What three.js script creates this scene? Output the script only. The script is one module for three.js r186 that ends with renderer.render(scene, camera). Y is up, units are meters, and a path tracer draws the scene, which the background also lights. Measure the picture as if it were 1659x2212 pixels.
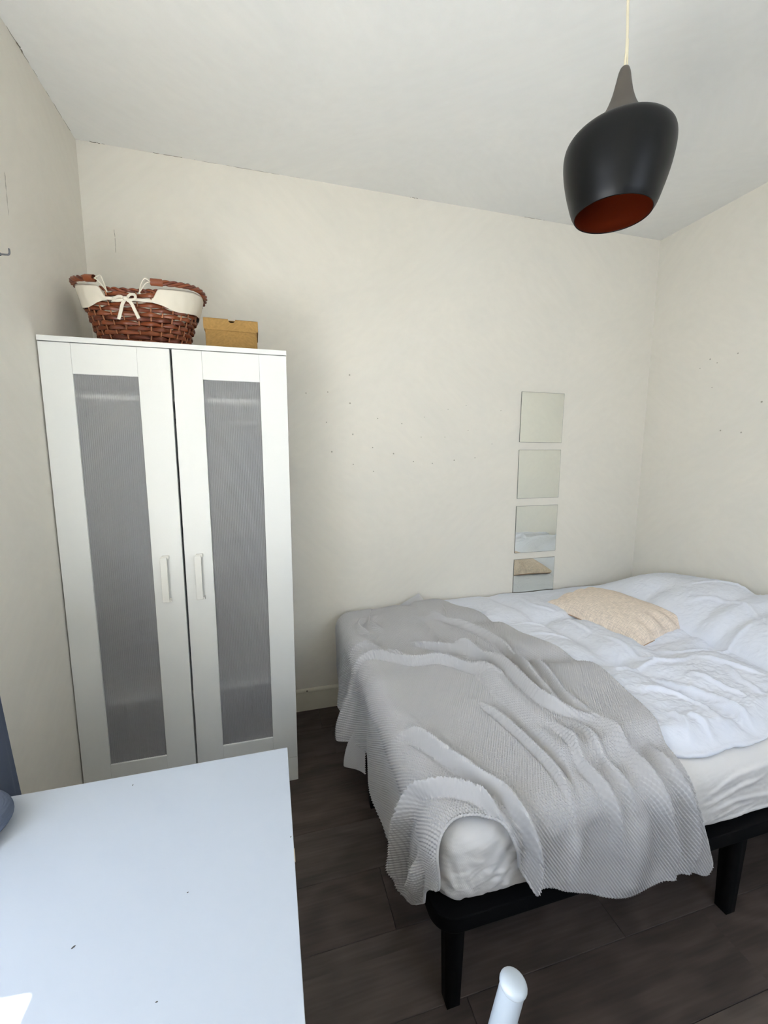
import * as THREE from 'three';
import { mergeGeometries } from 'three/addons/utils/BufferGeometryUtils.js';
import { RoundedBoxGeometry } from 'three/addons/geometries/RoundedBoxGeometry.js';
import { ImprovedNoise } from 'three/addons/math/ImprovedNoise.js';

// ---------------------------------------------------------------- camera, sky, sun, exposure
const scene = new THREE.Scene();
const camera = new THREE.PerspectiveCamera(2 * Math.atan(1106 / 901.47) * 180 / Math.PI, 1659 / 2212, 0.02, 60);
camera.rotation.order = 'YXZ';
camera.position.set(0.7526, 1.4596, 2.2725);
camera.rotation.set(-0.1367, -0.2682, 0.0021);
scene.add(camera);

const renderer = new THREE.WebGLRenderer({ antialias: true });
renderer.toneMapping = THREE.LinearToneMapping;
renderer.toneMappingExposure = 13.4;
renderer.shadowMap.enabled = true;

// clear daylight sky: pale at the horizon, bluer overhead
{
  const w = 64, h = 32, d = new Float32Array(w * h * 4);
  for (let j = 0; j < h; j++) {
    const e = Math.max(0, ((j + 0.5) / h - 0.5) * 2), k = Math.pow(e, 0.6);
    for (let i = 0; i < w; i++) {
      const o = (j * w + i) * 4;
      d[o] = 0.92 - 0.42 * k; d[o + 1] = 1.02 - 0.30 * k; d[o + 2] = 1.18 - 0.05 * k; d[o + 3] = 1;
    }
  }
  const t = new THREE.DataTexture(d, w, h, THREE.RGBAFormat, THREE.FloatType);
  t.mapping = THREE.EquirectangularReflectionMapping; t.magFilter = THREE.LinearFilter; t.needsUpdate = true;
  scene.background = t; scene.backgroundIntensity = 0.35;
}
// sun, high over the window side: it reaches only the desk by the window
const sun = new THREE.DirectionalLight(new THREE.Color(1, 0.965, 0.90), 9.3);
const sunDir = new THREE.Vector3(1, -1.892, 0.1).normalize();
sun.target.position.set(0.3, 0.74, 1.9);
sun.position.copy(sun.target.position).addScaledVector(sunDir, -8);
sun.castShadow = true; sun.shadow.mapSize.set(2048, 2048);
Object.assign(sun.shadow.camera, { left: -3, right: 3, top: 3, bottom: -3, near: 0.5, far: 14 });
scene.add(sun, sun.target);

// ---------------------------------------------------------------- helpers
let seed = 7;
const rnd = () => { seed = (seed * 1664525 + 1013904223) >>> 0; return seed / 4294967296; };
const rr = (a, b) => a + (b - a) * rnd();
const noise = new ImprovedNoise();
const N3 = (x, y, z = 0) => noise.noise(x, y, z);
const fbm = (x, y, z = 0, o = 4) => { let s = 0, a = 0.5, f = 1; for (let i = 0; i < o; i++) { s += a * N3(x * f, y * f, z + i * 7.3); a *= 0.5; f *= 2.03; } return s; };
const ss = (a, b, x) => { const t = Math.min(1, Math.max(0, (x - a) / (b - a))); return t * t * (3 - 2 * t); };
const lerp = (a, b, t) => a + (b - a) * t;
const V = (x, y, z) => new THREE.Vector3(x, y, z);
const used = {};
function numbered(n) { const k = used[n] = (used[n] ?? -1) + 1; return k ? n + '_' + String(k).padStart(3, '0') : n; }
function shadow(o) { o.castShadow = true; o.receiveShadow = true; return o; }
function mesh(name, geo, mat, parent) { const m = shadow(new THREE.Mesh(geo, mat)); m.name = parent ? name : numbered(name); (parent ?? scene).add(m); return m; }
function group(name, parent) { const g = new THREE.Group(); g.name = parent ? name : numbered(name); (parent ?? scene).add(g); return g; }
function tag(o, label, category, grp) { o.userData.label = label; o.userData.category = category; if (grp) o.userData.group = grp; return o; }
function struct(o) { o.userData.kind = 'structure'; return o; }
function box(x0, x1, y0, y1, z0, z1, r = 0) {
  const g = r ? new RoundedBoxGeometry(x1 - x0, y1 - y0, z1 - z0, 2, r) : new THREE.BoxGeometry(x1 - x0, y1 - y0, z1 - z0);
  g.translate((x0 + x1) / 2, (y0 + y1) / 2, (z0 + z1) / 2);
  return g;
}
// box with uv in metres (planar by face)
function metreUV(g) {
  const p = g.attributes.position, n = g.attributes.normal, uv = new Float32Array(p.count * 2);
  for (let i = 0; i < p.count; i++) {
    const ax = Math.abs(n.getX(i)), ay = Math.abs(n.getY(i)), az = Math.abs(n.getZ(i));
    const x = p.getX(i), y = p.getY(i), z = p.getZ(i);
    if (ax > ay && ax > az) { uv[2 * i] = z; uv[2 * i + 1] = y; } else if (ay > az) { uv[2 * i] = x; uv[2 * i + 1] = z; } else { uv[2 * i] = x; uv[2 * i + 1] = y; }
  }
  g.setAttribute('uv', new THREE.BufferAttribute(uv, 2));
  return g;
}
function merge(list) { return mergeGeometries(list.map((g) => (g.index ? g.toNonIndexed() : g))); }
// surface from a function of (u, v) in 0..1; fn(u, v) -> [x, y, z, s?, t?]
function sheetGeo(nu, nv, fn, closeU = false) {
  const pos = new Float32Array((nu + 1) * (nv + 1) * 3), uv = new Float32Array((nu + 1) * (nv + 1) * 2), idx = [];
  for (let j = 0, k = 0; j <= nv; j++) for (let i = 0; i <= nu; i++, k++) {
    const r = fn(i / nu, j / nv); pos.set([r[0], r[1], r[2]], 3 * k); uv.set([r[3] ?? i / nu, r[4] ?? j / nv], 2 * k);
  }
  for (let j = 0; j < nv; j++) for (let i = 0; i < nu; i++) { const a = j * (nu + 1) + i, b = a + 1, c = a + nu + 1, d = c + 1; idx.push(a, b, d, a, d, c); }
  const g = new THREE.BufferGeometry();
  g.setAttribute('position', new THREE.BufferAttribute(pos, 3)); g.setAttribute('uv', new THREE.BufferAttribute(uv, 2)); g.setIndex(idx); g.computeVertexNormals();
  if (closeU) { const n = g.attributes.normal; for (let j = 0; j <= nv; j++) { const a = j * (nu + 1), b = a + nu; const x = n.getX(a) + n.getX(b), y = n.getY(a) + n.getY(b), z = n.getZ(a) + n.getZ(b), l = Math.hypot(x, y, z) || 1; n.setXYZ(a, x / l, y / l, z / l); n.setXYZ(b, x / l, y / l, z / l); } }
  return g;
}
function tube(pts, r, sides = 8, seg = 0, closed = false) { return new THREE.TubeGeometry(new THREE.CatmullRomCurve3(pts.map((p) => (p.isVector3 ? p : V(...p))), closed), seg || pts.length * 4, r, sides, closed); }
function distPoly(px, py, L) {          // distance to a polyline, position along it (0..1) and side
  let best = 1e9, along = 0, side = 1;
  const n = L.length - 1;
  for (let i = 0; i < n; i++) {
    const ax = L[i][0], ay = L[i][1], dx = L[i + 1][0] - ax, dy = L[i + 1][1] - ay, wx = px - ax, wy = py - ay;
    const t = Math.min(1, Math.max(0, (wx * dx + wy * dy) / (dx * dx + dy * dy))), ex = wx - t * dx, ey = wy - t * dy, d = ex * ex + ey * ey;
    if (d < best) { best = d; along = (i + t) / n; side = dx * wy - dy * wx > 0 ? 1 : -1; }
  }
  return [Math.sqrt(best), along, side];
}
function smoothLine(L, n = 24) { const c = new THREE.CatmullRomCurve3(L.map(([x, y]) => V(x, y, 0))); return c.getPoints(n).map((p) => [p.x, p.y]); }

// ---------------------------------------------------------------- textures and materials
function dataTex(w, h, fn, srgb, rep) {
  const d = new Uint8Array(w * h * 4);
  for (let j = 0; j < h; j++) for (let i = 0; i < w; i++) { const c = fn(i / w, j / h), o = (j * w + i) * 4; for (let q = 0; q < 3; q++) d[o + q] = Math.max(0, Math.min(255, c[q])); d[o + 3] = 255; }
  const t = new THREE.DataTexture(d, w, h, THREE.RGBAFormat); t.wrapS = t.wrapT = THREE.RepeatWrapping; t.magFilter = THREE.LinearFilter; t.minFilter = THREE.LinearMipmapLinearFilter; t.generateMipmaps = true;
  if (srgb) t.colorSpace = THREE.SRGBColorSpace;
  if (rep) t.repeat.set(rep[0], rep[1]);
  t.needsUpdate = true; return t;
}
// noise that repeats over the unit square
function tileNoise(u, v, f, z, o = 4) {
  const a = u * Math.PI * 2, b = v * Math.PI * 2, r = f / (Math.PI * 2);
  return fbm(Math.cos(a) * r + 3 * Math.cos(b) * r * 0.37 + z, Math.sin(a) * r + Math.sin(b) * r * 1.1, Math.cos(b) * r + z * 1.7, o);
}
const grey = (v) => { const g = Math.max(0, Math.min(255, v)); return [g, g, g]; };
const plasterBump = dataTex(512, 512, (u, v) => grey(128 + 190 * tileNoise(u, v, 14, 1, 5)), false, [1 / 0.9, 1 / 0.9]);
const plasterTone = dataTex(512, 512, (u, v) => { const n = tileNoise(u, v, 7, 9, 5), m = tileNoise(u, v, 40, 4, 3); const k = 248 + 4 * n + 4 * m; return [k, k - 0.6 - n, k - 1.5 - 2 * n]; }, true, [1 / 1.7, 1 / 1.7]);
const wallMat = new THREE.MeshStandardMaterial({ color: '#f5f0e4', roughness: 0.92, map: plasterTone, bumpMap: plasterBump, bumpScale: 0.0005 });
const ceilMat = new THREE.MeshStandardMaterial({ color: '#f3f2ed', roughness: 0.95, map: plasterTone, bumpMap: plasterBump, bumpScale: 0.0004 });
const trimMat = new THREE.MeshStandardMaterial({ color: '#e6e0cc', roughness: 0.55 });
const crackMat = new THREE.MeshStandardMaterial({ color: '#8a8271', roughness: 1 });
const holeMat = new THREE.MeshStandardMaterial({ color: '#b3ac9c', roughness: 1 });
const whiteFoil = new THREE.MeshStandardMaterial({ color: '#ebebe6', roughness: 0.42 });
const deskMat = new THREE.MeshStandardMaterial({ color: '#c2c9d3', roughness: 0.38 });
const blackMetal = new THREE.MeshPhysicalMaterial({ color: '#040404', roughness: 0.8, specularIntensity: 0.35 });

const woodTex = dataTex(1024, 512, (u, v) => {
  const x = u * 6, y = v * 3.2;
  const w = fbm(x * 0.55, y * 0.9, 3, 4) * 2.2;
  const ring = Math.sin((y * 5 + w * 5.5 + 0.35 * x) * 2.4);
  const fine = fbm(x * 3, y * 46, 8, 3), streak = fbm(x * 0.8, y * 13, 21, 3), blotch = fbm(x * 0.7, y * 0.9, 40, 3);
  const k = 0.5 + 0.17 * ring + 0.4 * fine + 0.4 * streak + 0.5 * blotch;
  return [64 + 42 * k, 56 + 37 * k, 51 + 34 * k];
}, true);
const woodBump = dataTex(512, 512, (u, v) => grey(128 + 160 * fbm(u * 10, v * 90, 5, 3)), false);
const plankMats = ['#ffffff', '#f0eae6', '#e6e2e2'].map((c) => new THREE.MeshStandardMaterial({ color: c, map: woodTex, bumpMap: woodBump, bumpScale: 0.0006, roughness: 0.62 }));

// ---------------------------------------------------------------- the room
const W = 3.177, H = 2.797, ZB = 3.05, T = 0.25;
const wallBack = struct(mesh('wall_back', metreUV(box(-T, W + T, -0.1, H + 0.1, -T, 0)), wallMat));
struct(mesh('wall_right', metreUV(box(W, W + T, -0.1, H + 0.1, 0, ZB)), wallMat));
const win2 = { x0: 1.6, x1: 2.6, y0: 1.0, y1: 2.2 };
struct(mesh('wall_rear', metreUV(merge([box(-T, win2.x0, -0.1, H + 0.1, ZB, ZB + T), box(win2.x1, W + T, -0.1, H + 0.1, ZB, ZB + T), box(win2.x0, win2.x1, -0.1, win2.y0, ZB, ZB + T), box(win2.x0, win2.x1, win2.y1, H + 0.1, ZB, ZB + T)])), wallMat));
// window opening in the left wall
const win = { z0: 1.583, z1: 2.85, y0: 0.80, y1: 2.05 };
const wallLeft = struct(mesh('wall_left', metreUV(merge([
  box(-T, 0, -0.1, H + 0.1, 0, win.z0), box(-T, 0, -0.1, H + 0.1, win.z1, ZB),
  box(-T, 0, -0.1, win.y0, win.z0, win.z1), box(-T, 0, win.y1, H + 0.1, win.z0, win.z1)])), wallMat));
const ceiling = struct(mesh('ceiling', metreUV(box(-T, W + T, H, H + 0.2, -T, ZB + T)), ceilMat));
// floor: a slab that carries separate planks
const floor = struct(group('floor'));
mesh('subfloor', box(-T, W + T, -0.12, -0.012, -T, ZB + T), new THREE.MeshStandardMaterial({ color: '#1c1916', roughness: 1 }), floor);
{
  const wPl = 0.2045, len = 1.29;
  for (let r = -1; r < 17; r++) {
    const z0 = 0.194 + r * wPl, z1 = Math.min(z0 + wPl, ZB), off = r === 4 ? 1.085 - len : -rr(0, 1) * len;
    if (z1 <= 0.001) continue;
    for (let x = off - (r === 4 ? len : 0); x < W; x += len) {
      const a = Math.max(0, x), b = Math.min(W, x + len), zs = Math.max(0, z0);
      if (b - a < 0.02) continue;
      const e = 0.0011, g = 0.0005, g0 = [a + g, zs + g, b - g, z1 - g];
      const P = [[g0[0] + e, 0, g0[1] + e], [g0[2] - e, 0, g0[1] + e], [g0[2] - e, 0, g0[3] - e], [g0[0] + e, 0, g0[3] - e], [g0[0], -0.0014, g0[1]], [g0[2], -0.0014, g0[1]], [g0[2], -0.0014, g0[3]], [g0[0], -0.0014, g0[3]], [g0[0], -0.012, g0[1]], [g0[2], -0.012, g0[1]], [g0[2], -0.012, g0[3]], [g0[0], -0.012, g0[3]]];
      const Q = [[0, 3, 2, 1], [0, 1, 5, 4], [1, 2, 6, 5], [2, 3, 7, 6], [3, 0, 4, 7], [4, 5, 9, 8], [5, 6, 10, 9], [6, 7, 11, 10], [7, 4, 8, 11]];
      const pos = [], uv = [], ou = rnd(), ov = rnd();
      for (const q of Q) for (const i of [0, 1, 2, 0, 2, 3]) { const p = P[q[i]]; pos.push(...p); uv.push(ou + p[0] / 2.6, ov + (p[2] - z0) / 1.3); }
      const geo = new THREE.BufferGeometry(); geo.setAttribute('position', new THREE.Float32BufferAttribute(pos, 3)); geo.setAttribute('uv', new THREE.Float32BufferAttribute(uv, 2)); geo.computeVertexNormals();
      mesh('plank', geo, plankMats[Math.floor(rnd() * 3)], floor);
    }
  }
}
// skirting boards with a rounded lip
function skirting(name, len, place) {
  const s = new THREE.Shape(); s.moveTo(0, 0); s.lineTo(0.013, 0); s.lineTo(0.013, 0.108); s.quadraticCurveTo(0.017, 0.116, 0.012, 0.124); s.quadraticCurveTo(0.006, 0.13, 0, 0.13); s.closePath();
  const g = new THREE.ExtrudeGeometry(s, { depth: len, bevelEnabled: false, curveSegments: 4 });
  place(g); return struct(mesh(name, g, trimMat));
}
skirting('baseboard_back', W, (g) => g.rotateY(-Math.PI / 2).scale(1, 1, 1).translate(W, 0, 0.0));
skirting('baseboard_left', ZB, (g) => g);
skirting('baseboard_right', ZB, (g) => g.rotateY(Math.PI).translate(W, 0, ZB));
// chips of missing paint on the skirting behind the bed
mesh('paint_chip', box(0.915, 0.925, 0.117, 0.123, 0.0125, 0.0160), crackMat, scene.getObjectByName('baseboard_back'));

// cracks in the plaster along the ceiling, nail holes, scuffs
function crack(parent, a, b, r, jitter, n = 9) {
  const pts = []; for (let i = 0; i <= n; i++) { const t = i / n; pts.push(V(lerp(a[0], b[0], t) + rr(-1, 1) * jitter, lerp(a[1], b[1], t) + rr(-1, 1) * jitter, lerp(a[2], b[2], t) + rr(-1, 1) * jitter)); }
  mesh('crack', tube(pts, r, 5, n * 2), crackMat, parent);
}
crack(ceiling, [0.055, H, 0.003], [0.115, H, 0.002], 0.0014, 0.0018);
crack(ceiling, [0.30, H, 0.002], [0.42, H, 0.002], 0.0011, 0.0012);
crack(ceiling, [0.47, H, 0.001], [0.95, H, 0.001], 0.0006, 0.001, 20);
crack(ceiling, [1.515, H, 0.002], [1.56, H, 0.002], 0.0012, 0.0014);
crack(ceiling, [2.20, H, 0.002], [2.33, H, 0.002], 0.0010, 0.001);
crack(ceiling, [0.002, H, 0.40], [0.002, H, 0.45], 0.0020, 0.0025);
crack(ceiling, [0.001, H, 0.05], [0.001, H, 0.52], 0.0007, 0.001, 20);
crack(wallBack, [0.121, 2.455, 0], [0.121, 2.36, 0], 0.0007, 0.0008);
crack(wallLeft, [0, 2.32, 0.60], [0, 2.19, 0.605], 0.0006, 0.0006);
const holeGeo = new THREE.SphereGeometry(0.0042, 8, 6); holeGeo.scale(1, 1, 0.18);
const holesBack = [[1.185, 1.88], [0.953, 1.777], [1.067, 1.787], [1.186, 1.733], [1.057, 1.63], [1.34, 1.657], [1.2, 1.569], [1.48, 1.632], [1.311, 1.498], [1.084, 1.474], [1.201, 1.406], [1.316, 1.367], [1.432, 1.465], [1.551, 1.421], [1.667, 1.41], [1.804, 1.428], [1.938, 1.442], [1.596, 1.559], [1.742, 1.561], [1.888, 1.601], [1.758, 1.719], [1.871, 1.743], [1.614, 1.671], [2.099, 1.721], [2.048, 1.524]];
holesBack.forEach(([x, y], i) => { const m = mesh('nail_hole', holeGeo, holeMat, wallBack); m.position.set(x, y, 0); m.scale.setScalar(i > 16 ? 0.55 : i % 3 === 0 ? 1 : 0.75); });
const wallRight = scene.getObjectByName('wall_right');
for (const [y, z, s] of [[1.997, 0.395, 1], [1.997, 0.541, 0.9], [1.957, 0.341, 0.6], [1.969, 0.436, 0.7], [1.729, 0.682, 1.1], [1.596, 0.494, 1], [1.58, 0.602, 1], [1.838, 0.422, 0.6]]) { const m = mesh('nail_hole', holeGeo, holeMat, wallRight); m.position.set(W, y, z); m.rotation.y = Math.PI / 2; m.scale.setScalar(s); }

// window: white frame, middle post, two panes, sill
{
  const w = struct(group('window_1')), fm = new THREE.MeshStandardMaterial({ color: '#f1f1ee', roughness: 0.4 }), { z0, z1, y0, y1 } = win, f = 0.05, xm = -0.25, xi = -0.19;
  mesh('window_frame', merge([box(xm, xi, y0, y0 + f, z0, z1), box(xm, xi, y1 - f, y1, z0, z1), box(xm, xi, y0, y1, z0, z0 + f), box(xm, xi, y0, y1, z1 - f, z1)]), fm, w);
  const zm = (z0 + z1) / 2; mesh('mullion', box(xm, xi, y0 + f, y1 - f, zm - 0.03, zm + 0.03), fm, w);
  const glass = new THREE.MeshPhysicalMaterial({ color: '#ffffff', roughness: 0, transmission: 1, thickness: 0, ior: 1.5 });
  for (const [a, b] of [[z0 + f, zm - 0.03], [zm + 0.03, z1 - f]]) { const g = new THREE.PlaneGeometry(b - a, y1 - y0 - 2 * f); g.rotateY(Math.PI / 2).translate(-0.22, (y0 + y1) / 2, (a + b) / 2); mesh('pane', g, glass, w); }
  mesh('window_sill', box(-0.19, 0.03, y0 - 0.03, y0, z0 - 0.02, z1 + 0.02, 0.006), fm, w);
  // second window, behind the camera
  const v = struct(group('window_2')), { x0, x1, y0: b0, y1: b1 } = win2, za = ZB + 0.19, zb = ZB + 0.25, xm2 = (x0 + x1) / 2;
  mesh('window_frame', merge([box(x0, x1, b0, b0 + f, za, zb), box(x0, x1, b1 - f, b1, za, zb), box(x0, x0 + f, b0, b1, za, zb), box(x1 - f, x1, b0, b1, za, zb)]), fm, v);
  mesh('mullion', box(xm2 - 0.03, xm2 + 0.03, b0 + f, b1 - f, za, zb), fm, v);
  for (const [a, b] of [[x0 + f, xm2 - 0.03], [xm2 + 0.03, x1 - f]]) { const g = new THREE.PlaneGeometry(b - a, b1 - b0 - 2 * f); g.translate((a + b) / 2, (b0 + b1) / 2, ZB + 0.22); mesh('pane', g, glass, v); }
  mesh('window_sill', box(x0 - 0.02, x1 + 0.02, b0 - 0.03, b0, ZB - 0.03, za, 0.006), fm, v);
}

// ---------------------------------------------------------------- wardrobe with two ribbed-glass doors
{
  const X0 = 0.004, X1 = 0.834, ZF = 0.525;
  const wd = group('wardrobe'); tag(wd, 'white two-door wardrobe with tall ribbed frosted glass panels', 'wardrobe');
  const part = (n, g, p = wd, m = whiteFoil) => mesh(n, g, m, p);
  part('top_panel', box(X0, X1, 1.844, 1.862, 0.02, ZF + 0.002, 0.0015));
  part('side_panel', box(X0, X0 + 0.016, 0, 1.844, 0.02, 0.503)); part('side_panel', box(X1 - 0.016, X1, 0, 1.844, 0.02, 0.503));
  part('back_panel', box(X0 + 0.016, X1 - 0.016, 0.1, 1.844, 0.02, 0.026));
  part('bottom_shelf', box(X0 + 0.016, X1 - 0.016, 0.105, 0.121, 0.026, 0.50));
  part('plinth', box(X0 + 0.001, X1 - 0.0005, 0, 0.113, 0.503, 0.521, 0.0012));
  part('shelf', box(X0 + 0.016, X1 - 0.016, 0.468, 0.486, 0.026, 0.495));
  part('shelf', box(X0 + 0.016, X1 - 0.016, 1.66, 1.676, 0.026, 0.48));
  part('divider', box(0.411, 0.427, 0.121, 0.468, 0.026, 0.49));
  const rail = new THREE.CylinderGeometry(0.011, 0.011, 0.79, 12); rail.rotateZ(Math.PI / 2).translate(0.419, 1.60, 0.27);
  part('clothes_rail', rail, wd, new THREE.MeshStandardMaterial({ color: '#b9babb', metalness: 1, roughness: 0.35 }));
  // ribbed pane: fine vertical reeds, real relief on the outer face
  const glass = new THREE.MeshPhysicalMaterial({ color: '#dcdcdb', roughness: 0.36, transmission: 0.64, thickness: 0, ior: 1.3 });
  const pane = (a, b) => { const n = Math.round((b - a) / 0.0065), pos = [], idx = []; for (let i = 0; i <= n * 4; i++) { const x = lerp(a, b, i / (n * 4)), z = ZF - 0.008 + 0.0009 * Math.sin(i * Math.PI / 2 - Math.PI / 2); pos.push(x, 0.226, z, x, 1.74, z); } for (let i = 0; i < n * 4; i++) idx.push(2 * i, 2 * i + 2, 2 * i + 1, 2 * i + 1, 2 * i + 2, 2 * i + 3); const g = new THREE.BufferGeometry(); g.setAttribute('position', new THREE.Float32BufferAttribute(pos, 3)); g.setIndex(idx); g.computeVertexNormals(); return g; };
  const handleMat = new THREE.MeshStandardMaterial({ color: '#eceae2', roughness: 0.45 });
  const doors = [[X0 + 0.001, 0.4145, 0.102, 0.3065, 0.338], [0.4225, X1 - 0.001, 0.5245, 0.730, 0.460]];
  for (const [a, b, g0, g1, hx] of doors) {
    const d = group('door', wd), z0 = 0.507, z1 = ZF, y0 = 0.117, y1 = 1.8415;
    part('stile', box(a, g0 - 0.0003, y0, y1, z0, z1, 0.0012), d); part('stile', box(g1 + 0.0003, b, y0, y1, z0, z1, 0.0012), d);
    part('rail', box(g0, g1, 1.738, y1, z0, z1 - 0.0006, 0.0012), d); part('rail', box(g0, g1, y0, 0.228, z0, z1 - 0.0006, 0.0012), d);
    part('pane', pane(g0, g1), d, glass).userData.label = 'grey ribbed frosted glass pane';
    // bar handle: grip set off from the door by two short feet
    part('handle', merge([box(hx, hx + 0.024, 0.888, 1.066, ZF + 0.013, ZF + 0.022, 0.0015), box(hx + 0.004, hx + 0.030, 0.886, 0.898, ZF - 0.001, ZF + 0.016, 0.0015), box(hx + 0.004, hx + 0.030, 1.058, 1.070, ZF - 0.001, ZF + 0.016, 0.0015)]), d, handleMat);
  }
}

// clothes behind the ribbed glass
function garment(name, label, cx, cz, w, d, yTop, yBot, color, sd) {
  const mat = new THREE.MeshStandardMaterial({ color, roughness: 0.95 });
  const g = sheetGeo(72, 30, (u, v) => {
    const t = u * Math.PI * 2, y = lerp(yBot, yTop, v), sh = v > 0.9 ? Math.sqrt(Math.max(0, 1 - ((v - 0.9) / 0.1) ** 2)) * 0.92 + 0.08 : 1;
    const fold = 1 + 0.16 * Math.sin(t * 7 + sd) * (1 - 0.7 * v) + 0.08 * N3(Math.cos(t) * 2, Math.sin(t) * 2, v * 3 + sd);
    return [cx + Math.cos(t) * w * sh * fold, y, cz + Math.sin(t) * d * sh * fold];
  }, true);
  return tag(mesh(name, g, mat), label, 'clothes');
}
garment('hanging_shirt', 'dark blue garment hanging behind the ribbed glass of the wardrobe door by the corner', 0.235, 0.30, 0.11, 0.10, 1.58, 0.56, '#333d54', 1);
garment('hanging_jacket', 'navy garment hanging behind the wardrobe door farther from the corner', 0.69, 0.30, 0.075, 0.10, 1.58, 0.9, '#232b45', 4);
garment('hanging_sweater', 'taupe garment hanging beside the navy one behind the wardrobe door', 0.53, 0.28, 0.06, 0.08, 1.58, 0.58, '#6d6466', 2);

// ---------------------------------------------------------------- things on the wardrobe
// oval willow basket, lined with cotton, two drop handles resting on the rim
{
  const bk = group('wicker_basket'); tag(bk, 'oval brown wicker basket with cream cotton liner and bow, on the wardrobe', 'basket');
  bk.position.set(0.283, 1.8635, 0.285); bk.rotation.y = -0.1;
  const willows = ['#7a3a1e', '#84401f', '#6b301a', '#8d4a28'].map((c) => new THREE.MeshPhysicalMaterial({ color: c, roughness: 0.42, clearcoat: 0.25, clearcoatRoughness: 0.35 }));
  const stakeMat = new THREE.MeshStandardMaterial({ color: '#b97a55', roughness: 0.5 });
  const cotton = new THREE.MeshStandardMaterial({ color: '#ece4d2', roughness: 0.95 });
  const rows = 12, NS = 28, Hb = 0.198;
  const end = (t) => Math.cos(t) ** 2;                                // 1 at the two long ends
  const hgt = (t, v) => v * Hb * (1 + 0.16 * end(t) * v);
  const pt = (t, v, out = 0, up = 0) => { const k = Math.pow(v, 0.8), a = lerp(0.136, 0.213, k) + out, b = lerp(0.098, 0.150, k) + out; const c = Math.cos(t), s = Math.sin(t), e = 0.9; return [a * Math.sign(c) * Math.abs(c) ** e, hgt(t, v) + up, b * Math.sign(s) * Math.abs(s) ** e]; };
  const floorGeo = sheetGeo(48, 3, (u, v) => { const p = pt(u * Math.PI * 2, 0); return [p[0] * v * 0.98, 0.004, p[2] * v * 0.98]; }); mesh('base', floorGeo, willows[2], bk);
  for (let i = 0; i < NS; i++) { const t = (i + 0.5) / NS * Math.PI * 2, L = []; for (let k = 0; k <= 6; k++) L.push(pt(t, k / 6 * 0.98 + 0.01)); mesh('stake', tube(L, 0.0027, 6, 12), stakeMat, bk); }
  for (let j = 0; j < rows; j++) {                                     // woven rods: in front of one stake, behind the next
    const seg = NS * 6, v = (j + 0.62) / rows * 0.955, ph = j % 2 ? Math.PI : 0;
    const g = sheetGeo(seg, 7, (u, w) => {
      const t = u * Math.PI * 2, wv = Math.cos((NS / 2) * (t - Math.PI / NS) + ph), a = w * Math.PI * 2, thick = 0.0042, tall = 0.0076 + 0.0016 * wv;
      const o = 0.0062 * wv + Math.cos(a) * thick, y = Math.sin(a) * tall + 0.0012 * N3(Math.cos(t) * 9, Math.sin(t) * 9, j * 3.1);
      return pt(t, v, o, y);
    });
    mesh('willow_row', g, willows[j % 4], bk);
  }
  for (const k of [0, 1]) { const L = []; for (let i = 0; i < 160; i++) { const t = i / 160 * Math.PI * 2, s = t * 26 + k * Math.PI; const p = pt(t, 1, 0.004 * Math.cos(s), 0.004 * Math.sin(s)); L.push(p); } mesh('rim', tube(L, 0.0048, 6, 480, true), willows[1 + k], bk); }
  // cotton liner folded out over each long end; the gap at the front is closed by a band
  const F = Math.PI / 2;
  for (const side of [-1, 1]) {
    const from = side < 0 ? F + 0.30 : F - 0.34, to = side < 0 ? F + 0.30 + 2.52 : F - 0.34 - 2.48;
    const n = 90;
    const top = (u) => 1.035 - 0.19 * (1 - ss(0, 0.05, u)) - 0.19 * ss(0.95, 1, u), bot = (u) => 0.70 + 0.10 * (1 - ss(0, 0.22, u)) + 0.10 * ss(0.8, 1, u) - 0.02 * Math.sin(u * 9);
    const g = sheetGeo(n, 16, (u, w) => {
      const t = lerp(from, to, u);
      if (w < 0.7) { const q = w / 0.7, v = lerp(bot(u), top(u), q); return pt(t, v, 0.0135 + 0.0025 * N3(u * 14, q * 2, 3 + side) + 0.002 * Math.sin(q * 3.1), 0); }
      const q = (w - 0.7) / 0.3; return pt(t, lerp(top(u), Math.max(0.6, top(u) - 0.25), q), 0.0135 - 0.026 * Math.sin(Math.min(1, q * 2) * Math.PI / 2), 0.006 * Math.sin(Math.min(1, q * 2) * Math.PI));
    });
    mesh('liner', g, cotton, bk);
  }
  const band = sheetGeo(24, 3, (u, w) => pt(lerp(F + 0.34, F - 0.38, u), 0.80 + 0.05 * w, 0.0145 + 0.002 * Math.sin(u * 12), 0)); mesh('liner_band', band, cotton, bk);
  // bow
  const bc = pt(F, 0.82, 0.022), ribbon = (pts, w = 0.0075) => { const c = new THREE.CatmullRomCurve3(pts.map((p) => V(bc[0] + p[0], bc[1] + p[1], bc[2] + p[2]))); return sheetGeo(24, 8, (u, v) => { const p = c.getPoint(u), t = c.getTangent(u), a = v * Math.PI * 2; const s = V(t.y, -t.x, 0).normalize(), n = V().crossVectors(t, s); p.addScaledVector(s, Math.cos(a) * w).addScaledVector(n, Math.sin(a) * 0.0022); return [p.x, p.y, p.z]; }); };
  mesh('bow_loop', ribbon([[0, 0, 0], [0.018, 0.014, 0.008], [0.034, 0.012, 0.012], [0.036, 0.0, 0.012], [0.02, -0.006, 0.010], [0.002, -0.003, 0.006]], 0.005), cotton, bk);
  mesh('bow_loop', ribbon([[0, 0, 0.002], [-0.02, 0.006, 0.006], [-0.044, -0.006, 0.004], [-0.03, -0.010, 0.008], [0, -0.004, 0.006]], 0.005), cotton, bk);
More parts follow.
